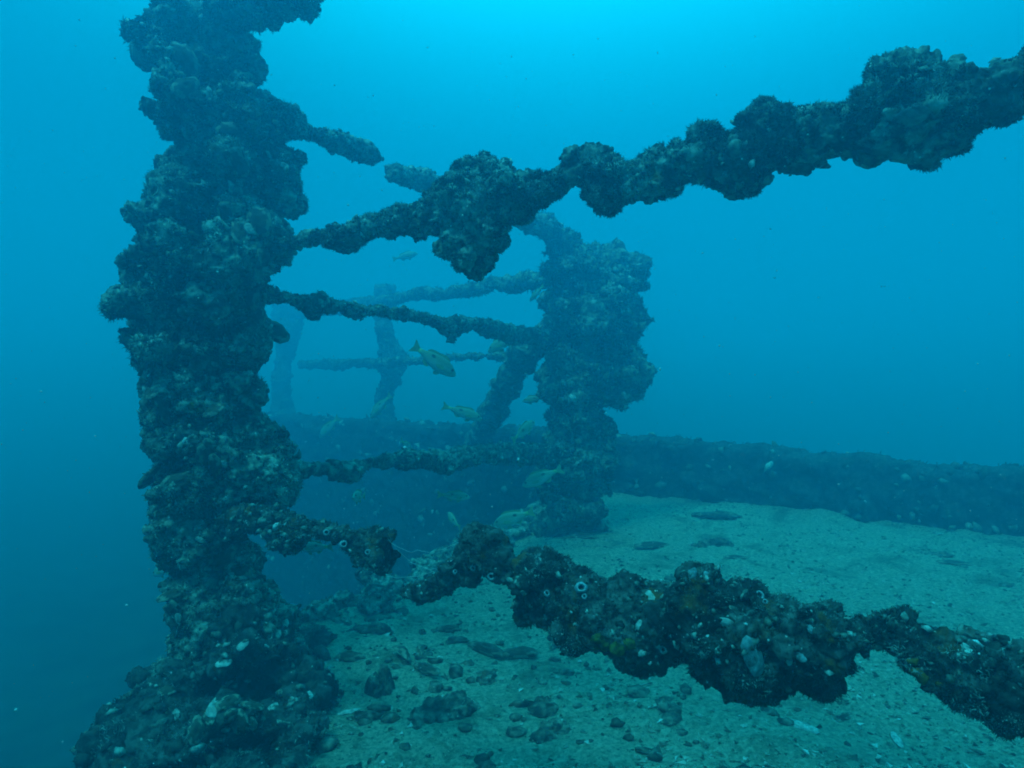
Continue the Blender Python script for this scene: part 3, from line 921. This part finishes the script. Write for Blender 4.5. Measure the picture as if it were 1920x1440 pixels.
# (px, py, width px, kind, name, label, category, stretch, spin, tilt)
DEB = [
 (838, 1332, 125, 'rock', 'rock', 'largest reddish brown rock on the sand near the bottom centre', 'rock', (1, .9, .75), .3, 0),
 (800, 1262, 52, 'dark', 'oyster_shell', 'dark wedge shaped shell just above the largest rock', 'shell', (1, .7, 1.3), -.5, .5),
 (655, 1236, 48, 'dark', 'oyster_shell', 'small dark oval shell beside the mound', 'shell', (1, .7, 1.4), .2, .2),
 (715, 1296, 74, 'rock', 'rock', 'tall dark wedge of stone standing upright in the sand right of the mound', 'rock', (.75, .6, 1.9), .4, 0),
 (752, 1236, 62, 'dark', 'oyster_shell', 'curved dark shell leaning behind the tall upright shell', 'shell', (1, .5, 1.4), 2.2, .8),
 (788, 1225, 34, 'dark', 'oyster_shell', 'narrow dark shell edge between upright shell and half buried shell', 'shell', (1, .4, 1.6), 1.9, .9),
 (842, 1184, 42, 'dark', 'oyster_shell', 'half buried dark shell under the broken tip of the lower rail', 'shell', (1, .6, 1.2), .1, .5),
 (915, 1228, 84, 'dark', 'oyster_shell', 'long dark open shell lying on sand left of its twin', 'shell', (1, .45, 1), -.5, .6),
 (975, 1232, 70, 'dark', 'oyster_shell', 'dark open shell lying right of the long shell', 'shell', (1, .5, 1), .1, .5),
 (1040, 1212, 46, 'dark', 'oyster_shell', 'small curved shell below the hanging lump of the lower rail', 'shell', (1, .45, 1.2), 1.2, .7),
 (912, 1272, 58, 'rock', 'rock', 'dark rounded stone below the long open shell', 'rock', (1, .8, .7), 1, 0),
 (1022, 1322, 66, 'rock', 'rock', 'dark stone right of the largest rock', 'rock', (1, .8, .5), 2, 0),
 (1036, 1372, 92, 'rock', 'rock', 'low dark stone nearest the bottom edge at centre', 'rock', (1, .9, .45), .7, 0),
 (715, 1326, 27, 'pale', 'oyster_shell', 'clean white shell left of the largest rock', 'shell', (1, .8, .8), .4, .15),
 (652, 1338, 34, 'pale', 'oyster_shell', 'pale elongated shell at the mound edge beside the white one', 'shell', (1, .5, .8), .5, .2),
 (1500, 1366, 56, 'pale', 'oyster_shell', 'pale pointed shell on sand under the lower rail', 'shell', (1, .5, .8), -.5, .2),
 (1682, 1392, 34, 'pale', 'oyster_shell', 'white shell at bottom right on the sand', 'shell', (1, .7, .9), 1.1, .4),
 (1390, 1322, 18, 'pale', 'oyster_shell', 'tiny white shell beneath the hanging oyster', 'shell', (1, .7, .9), 0, .3),
 (1344, 1020, 66, 'rock', 'rock', 'dark rounded rock alone on the open sand above the lower rail', 'rock', (1, .6, .6), 0, 0),
 (1312, 1024, 30, 'rock', 'rock', 'small stone touching left side of the lone rock', 'rock', (1, .8, .9), 0, 0),
 (1222, 1028, 58, 'dark', 'oyster_shell', 'flat dark shell on sand left of the lone rock', 'shell', (1, .6, .8), .1, .25),
 (1095, 1010, 46, 'dark', 'oyster_shell', 'flat dark shell on sand beside the second post foot', 'shell', (1, .6, .9), -.1, .3),
 (1380, 1048, 40, 'dark', 'oyster_shell', 'thin flat shell on sand right below the lone rock', 'shell', (1, .5, .6), -.1, .15),
 (1345, 965, 90, 'rock', 'rock', 'low hazy stone on sand near the wall', 'rock', (1, .5, .22), 0, 0),
 (1760, 1040, 50, 'rock', 'rock', 'low dark stone on sand close to the wall at right', 'rock', (1, .6, .35), 0, 0),
 (1890, 1100, 46, 'rock', 'rock', 'small dark stone on sand at the right edge', 'rock', (1, .6, .45), 0, 0),
 (1790, 1060, 44, 'dark', 'oyster_shell', 'flat shell on sand right of the dark stone near the wall', 'shell', (1, .5, .6), -.3, .2),
 (700, 1180, 74, 'rock', 'rock', 'weedy lump on sand by the deck edge', 'rock', (1, .6, .5), 0, 0),
 (610, 1200, 60, 'rock', 'rock', 'overgrown stone between deck edge and mound', 'rock', (1, .8, .6), 1, 0),
 (1260, 1342, 60, 'rock', 'rock', 'low silty stone below the middle of the lower rail', 'rock', (1, .7, .3), 1, 0),
 (1585, 1345, 50, 'rock', 'rock', 'low flat stone on sand under the right half of the lower rail', 'rock', (1, .6, .3), .4, 0),
]
rocks = [rock_mesh(200 + i) for i in range(4)]
for r in rocks: r.materials.append(M['rock'])
for i, (px, py, wpx, kind, name, label, cat, st, spin, tilt) in enumerate(DEB):
    g = on_sand(px, py)
    dist = (g - Vector((0, 0, CAMZ))).length
    s = wpx / 2 / F * dist
    me = {'rock': rocks, 'dark': dark_shells, 'tall': dark_shells, 'pale': pale_shells}[kind][i % (5 if kind in ('dark', 'tall') else 4)]
    if kind == 'rock':
        mw = Matrix.Translation(g + Vector((0, 0, -s * st[2] * .22))) @ Matrix.Rotation(spin, 4, 'Z') @ Matrix.Diagonal((s * .95 * st[0], s * .95 * st[1], s * st[2] * 1.2, 1))
    else:
        rot = Matrix.Rotation(spin, 4, 'Z') @ Matrix.Rotation(tilt, 4, 'X')
        mw = Matrix.Translation(g + Vector((0, 0, s * (.12 + .45 * math.sin(tilt) * st[1])))) @ rot @ Matrix.Diagonal((s * st[0], s * st[1], s * st[2], 1))
    o = placed(name, me, None, None, mw)
    tag(o, label, cat, 'shells and stones lying on the sand')

# uncountable shell grit and pebbles
def make_grit():
    rng = np.random.default_rng(8)
    n = 42000
    xy = np.column_stack([rng.uniform(-1.3, 4.2, n), 1.2 + 4.6 * rng.random(n) ** 1.6])
    s = seg_sdf(xy, poly)
    dens = .35 + .65 * (fbm(np.column_stack([xy * 2.2, xy[:, :1] * 0]), 66, 3) > .0)
    xy = xy[(s < -.02) & (rng.random(n) < dens)]
    z = sand_height(xy)
    n = len(xy)
    size = .003 + .011 * rng.random(n) ** 4
    base = np.array([(1, 0, 0), (-.5, .87, 0), (-.5, -.87, 0), (0, 0, .8), (0, 0, -.8)])
    f0 = np.array([(0, 1, 3), (1, 2, 3), (2, 0, 3), (1, 0, 4), (2, 1, 4), (0, 2, 4)])
    V = np.empty((n, 5, 3))
    for k in range(n):
        b = base * (size[k] * rng.uniform(.5, 1.5, 3)) * np.array([1.3, 1, .6])
        a = rng.uniform(0, 6.28); t = rng.normal(0, .5)
        ca, sa, ct, stt = math.cos(a), math.sin(a), math.cos(t), math.sin(t)
        R = np.array([[ca, -sa, 0], [sa, ca, 0], [0, 0, 1]]) @ np.array([[1, 0, 0], [0, ct, -stt], [0, stt, ct]])
        V[k] = b @ R.T + (xy[k, 0], xy[k, 1], z[k] + size[k] * .25)
    Fc = (f0[None] + (np.arange(n) * 5)[:, None, None]).reshape(-1, 3)
    return mesh_from(V.reshape(-1, 3).tolist(), Fc.tolist(), 'shell_grit', False)
gm, gn, gl, gb = new_mat('grit')
gi = gn.new('ShaderNodeNewGeometry')
gr = ramp(gn, [(.0, (.05, .04, .03)), (.45, (.14, .12, .09)), (.8, (.30, .28, .22)), (1.0, (.52, .50, .45))])
gl.new(gi.outputs['Random Per Island'], gr.inputs[0]); gl.new(gr.outputs[0], gb.inputs['Base Color'])
M['grit'] = gm
tag(link('shell_grit', make_grit(), 'grit'), 'scattered shell grit and small pebbles over the sandy deck', 'grit', kind='stuff')

# uncountable half-buried rubble bits
def make_bits():
    rng = np.random.default_rng(15)
    base, f0 = ICO1
    f0 = np.array(f0)
    V, Fc, k = [], [], 0
    while k < 300:
        x, y = rng.uniform(-1.0, 1.6), rng.uniform(1.5, 4.2)
        if rng.random() > math.exp(-((x + .25) / .8) ** 2) * math.exp(-((y - 2.1) / 1.1) ** 2) + .03: continue
        if seg_sdf(np.array([[x, y]]), poly)[0] > -.05: continue
        s = .008 + .032 * rng.random() ** 3
        b = base * (1 + rng.normal(0, .18, (len(base), 1))) * s * rng.uniform(.6, 1.5, 3) * np.array([1.2, 1.2, .55])
        V.append(b + (x, y, sand_height(np.array([[x, y]]))[0] + .1 * s)); Fc.append(f0 + k * len(base)); k += 1
    return mesh_from(np.concatenate(V).tolist(), np.concatenate(Fc).tolist(), 'rubble_bits')
tag(link('rubble_bits', make_bits(), 'rock'), 'half buried bits of broken shell and stone in the sand', 'rubble', kind='stuff')

# ================================================================== fish
def fish_parts():
    V, Fc = [], []
    # x from nose (.5) to tail root (-.38), body height and width
    sec = [(.50, .006, .006, -.02), (.47, .040, .024, -.015), (.42, .072, .040, -.008), (.34, .112, .058, 0), (.22, .145, .072, .005), (.08, .152, .074, .004), (-.06, .135, .066, .002),
           (-.18, .105, .050, .004), (-.28, .070, .034, .006), (-.36, .046, .022, .008), (-.42, .042, .014, .008)]
    seg = 16
    for (x, h, w, zc) in sec:
        for k in range(seg):
            a = 2 * math.pi * k / seg
            V.append((x, w * math.cos(a) * (1 - .15 * abs(math.sin(a))), zc + h * math.sin(a)))
    for i in range(len(sec) - 1):
        for k in range(seg):
            Fc.append([i * seg + k, (i + 1) * seg + k, (i + 1) * seg + (k + 1) % seg, i * seg + (k + 1) % seg])
    Fc.append(list(range(seg))); Fc.append([(len(sec) - 1) * seg + k for k in reversed(range(seg))])
    body = mesh_from(V, Fc, 'body'); body.materials.append(M['fish'])
    def fin(outline, name, th=.006, yo=0.0):
        n = len(outline)
        V = [(x, yo + th * .5, z) for x, z in outline] + [(x, yo - th * .5, z) for x, z in outline]
        Fc = [list(range(n)), [2 * n - 1 - i for i in range(n)]] + [[i, n + i, n + (i + 1) % n, (i + 1) % n] for i in range(n)]
        m = mesh_from(V, Fc, name, False); m.materials.append(M['fin']); return m
    tail = fin([(-.40, .045), (-.47, .075), (-.55, .125), (-.585, .135), (-.565, .07), (-.545, .008), (-.565, -.055), (-.585, -.12), (-.55, -.11), (-.47, -.06), (-.40, -.03)], 'tail_fin')
    dors = fin([(.26, .13), (.22, .175), (.14, .205), (.05, .195), (-.05, .175), (-.13, .17), (-.22, .145), (-.27, .10), (-.24, .07), (-.1, .11), (.08, .14)], 'dorsal_fin')
    anal = fin([(-.06, -.12), (-.10, -.165), (-.16, -.175), (-.22, -.14), (-.25, -.085), (-.18, -.09)], 'anal_fin')
    pelv = fin([(.20, -.135), (.16, -.195), (.09, -.215), (.06, -.17), (.10, -.14)], 'pelvic_fin')
    pec = [fin([(.24, -.03), (.17, .015), (.06, -.02), (.03, -.06), (.10, -.075), (.20, -.06)], 'pectoral_fin', .004, s * .078) for s in (1, -1)]
    ev, ef = ICO2
    eyes = [mesh_from([(.375 + .026 * v[0], s * .046 + .014 * v[1], .038 + .026 * v[2]) for v in ev], ef, 'eye') for s in (1, -1)]
    for e in eyes: e.materials.append(M['eye'])
    return [('body', body), ('tail_fin', tail), ('dorsal_fin', dors), ('anal_fin', anal), ('pelvic_fin', pelv), ('pectoral_fin', pec[0]), ('pectoral_fin', pec[1]), ('eye', eyes[0]), ('eye', eyes[1])]
FP = fish_parts()
def fish(head, tail, d, dd, label, fat=None):
    fat = fat or random.Random(label).uniform(.88, 1.12)
    """head and tail pixel, depth of the middle, how much farther the head is than the tail"""
    d = float(np.interp(d, [2.15, 3.5, 5.0, 5.5], [2.45, 4.7, 8.2, 11.0]))
    a, b = P(*head, d + dd / 2), P(*tail, d - dd / 2)
    x = (a - b); ln = x.length / 1.08; x.normalize()
    y = Vector((0, 0, 1)).cross(x).normalized(); z = x.cross(y)
    mw = Matrix(((x.x, y.x, z.x, 0), (x.y, y.y, z.y, 0), (x.z, y.z, z.z, 0), (0, 0, 0, 1)))
    root = empty('snapper', (0, 0, 0), label, 'fish', 'snappers schooling round the railing')
    mid = (a + b) / 2
    root.matrix_basis = Matrix.Translation(mid) @ mw @ Matrix.Diagonal((ln, ln * fat, ln * fat, 1))
    for nm, me in FP:
        o = bpy.data.objects.new(nm, me); C.objects.link(o); o.parent = root
fish((858, 706), (776, 650), 2.9, .05, 'yellow green fish diving right with spot on its flank, below the middle rail')
fish((908, 787), (832, 762), 3.1, .04, 'pale yellow fish swimming right just left of the slanting brace')
fish((884, 932), (822, 928), 2.8, .03, 'pale fish with dark spot heading right below the low rail')
fish((922, 984), (999, 960), 2.9, .05, 'pale fish heading left and down above the lower rail tip')
fish((976, 912), (1052, 880), 3.2, .05, 'pale spotted fish heading left in front of the second post foot')
fish((1004, 788), (962, 826), 3.1, .16, 'yellowish fish turned upward right beside the second post')
fish((660, 932), (684, 930), 2.6, -.22, 'round looking fish facing the camera left of the low rail')
fish((912, 660), (975, 625), 3.3, .05, 'blurred pale fish tucked under the right end of the middle rail')
fish((692, 785), (732, 742), 4.0, .1, 'hazy fish slanting down left at the foot of the nearer back post')
fish((978, 752), (1020, 746), 3.7, .05, 'dark silhouetted fish between brace and second post')
fish((992, 566), (1018, 536), 3.2, .1, 'pale fish nosing the left side of the second post')
fish((775, 850), (752, 826), 3.2, .2, 'fish behind the low rail showing its yellow tail')
fish((785, 474), (738, 486), 4.3, .06, 'ghostly pale fish in open water below the upper rail')
fish((285, 1078), (328, 1058), 2.7, .08, 'pale fish in blue water at the left edge of the column')
fish((838, 960), (862, 990), 3.0, .18, 'dim fish half hidden above the lower rail knob')
fish((598, 822), (634, 784), 4.5, .1, 'hazy fish slanting down left against the back wall')
fish((622, 1168), (570, 1152), 2.6, .05, 'yellowish fish low at the dark gap beside the deck edge')
fish((556, 1026), (622, 1026), 2.45, .06, 'pale fish seen beneath the broken lower rail stub')

# ================================================================== tangled fishing line between the broken rail ends
def line_mesh(p0, p1, sag, r=.0006, n=14, wob=.003, seed=1):
    rnd = random.Random(seed)
    V, Fc = [], []
    for i in range(n):
        t = i / (n - 1)
        c = p0.lerp(p1, t) + Vector((rnd.gauss(0, wob), rnd.gauss(0, wob), -sag * 4 * t * (1 - t) + rnd.gauss(0, wob)))
        for k in range(4):
            a = k * math.pi / 2
            V.append(c + Vector((0, r * math.cos(a), r * math.sin(a))))
    for i in range(n - 1):
        for k in range(4):
            Fc.append([i * 4 + k, i * 4 + (k + 1) % 4, (i + 1) * 4 + (k + 1) % 4, (i + 1) * 4 + k])
    return mesh_from(V, Fc, 'strand')
fl = empty('fishing_line', P(722, 1060, 1.84), 'thin tangled fishing line strung between the two broken lower rail ends', 'fishing line')
for k, (a, b, s) in enumerate([((722, 1078), (868, 1035), .03), ((724, 1010), (880, 1000), .05), ((724, 1000), (860, 1050), .06)]):
    link('strand', line_mesh(P(*a, 1.84), P(*b, 1.78), s, seed=k), 'line', fl)

# ================================================================== marine snow drifting in the water
def make_snow():
    rng = np.random.default_rng(21)
    V, Fc = [], []
    o = np.array([(1, 0, 0), (-1, 0, 0), (0, 1, 0), (0, -1, 0), (0, 0, 1), (0, 0, -1)], float)
    f = [(0, 2, 4), (2, 1, 4), (1, 3, 4), (3, 0, 4), (2, 0, 5), (1, 2, 5), (3, 1, 5), (0, 3, 5)]
    for k in range(6000):
        p = np.array([rng.uniform(-4, 4), rng.uniform(.8, 6.0), rng.uniform(.1, 2.6)])
        s = (.0009 + .0022 * rng.random() ** 3)
        V += (o * s * rng.uniform(.6, 1.6, 3) + p).tolist()
        Fc += [[a + 6 * k for a in q] for q in f]
    return mesh_from(V, Fc, 'marine_snow', False)
tag(link('marine_snow', make_snow(), 'snow'), 'tiny pale specks of marine snow drifting in the water', 'marine snow', kind='stuff')

# ================================================================== the water itself: one even haze round camera and scene
def make_haze():
    x0, x1, y0, y1, z0, z1 = -70, 70, -50, 90, -4.9, 3.1
    V = [(x, y, z) for x in (x0, x1) for y in (y0, y1) for z in (z0, z1)]
    Fc = [(0, 1, 3, 2), (4, 6, 7, 5), (0, 4, 5, 1), (2, 3, 7, 6), (0, 2, 6, 4), (1, 5, 7, 3)]
    return mesh_from(V, Fc, 'haze', False)
hm = bpy.data.materials.new('water_haze'); hm.use_nodes = True
hn, hl = hm.node_tree.nodes, hm.node_tree.links
hn.clear()
ho = hn.new('ShaderNodeOutputMaterial'); hv_ = hn.new('ShaderNodeVolumePrincipled')
hv_.inputs['Density'].default_value = HAZE_DENSITY
hv_.inputs['Color'].default_value = (*HAZE_COLOR, 1)
hv_.inputs['Absorption Color'].default_value = (*HAZE_ABSORB, 1)
hv_.inputs['Anisotropy'].default_value = HAZE_G
hv_.inputs['Density Attribute'].default_value = ''
hl.new(hv_.outputs[0], ho.inputs['Volume'])
hm.cycles.homogeneous_volume = True
M['haze'] = hm
tag(link('haze', make_haze(), 'haze'), kind='stuff')
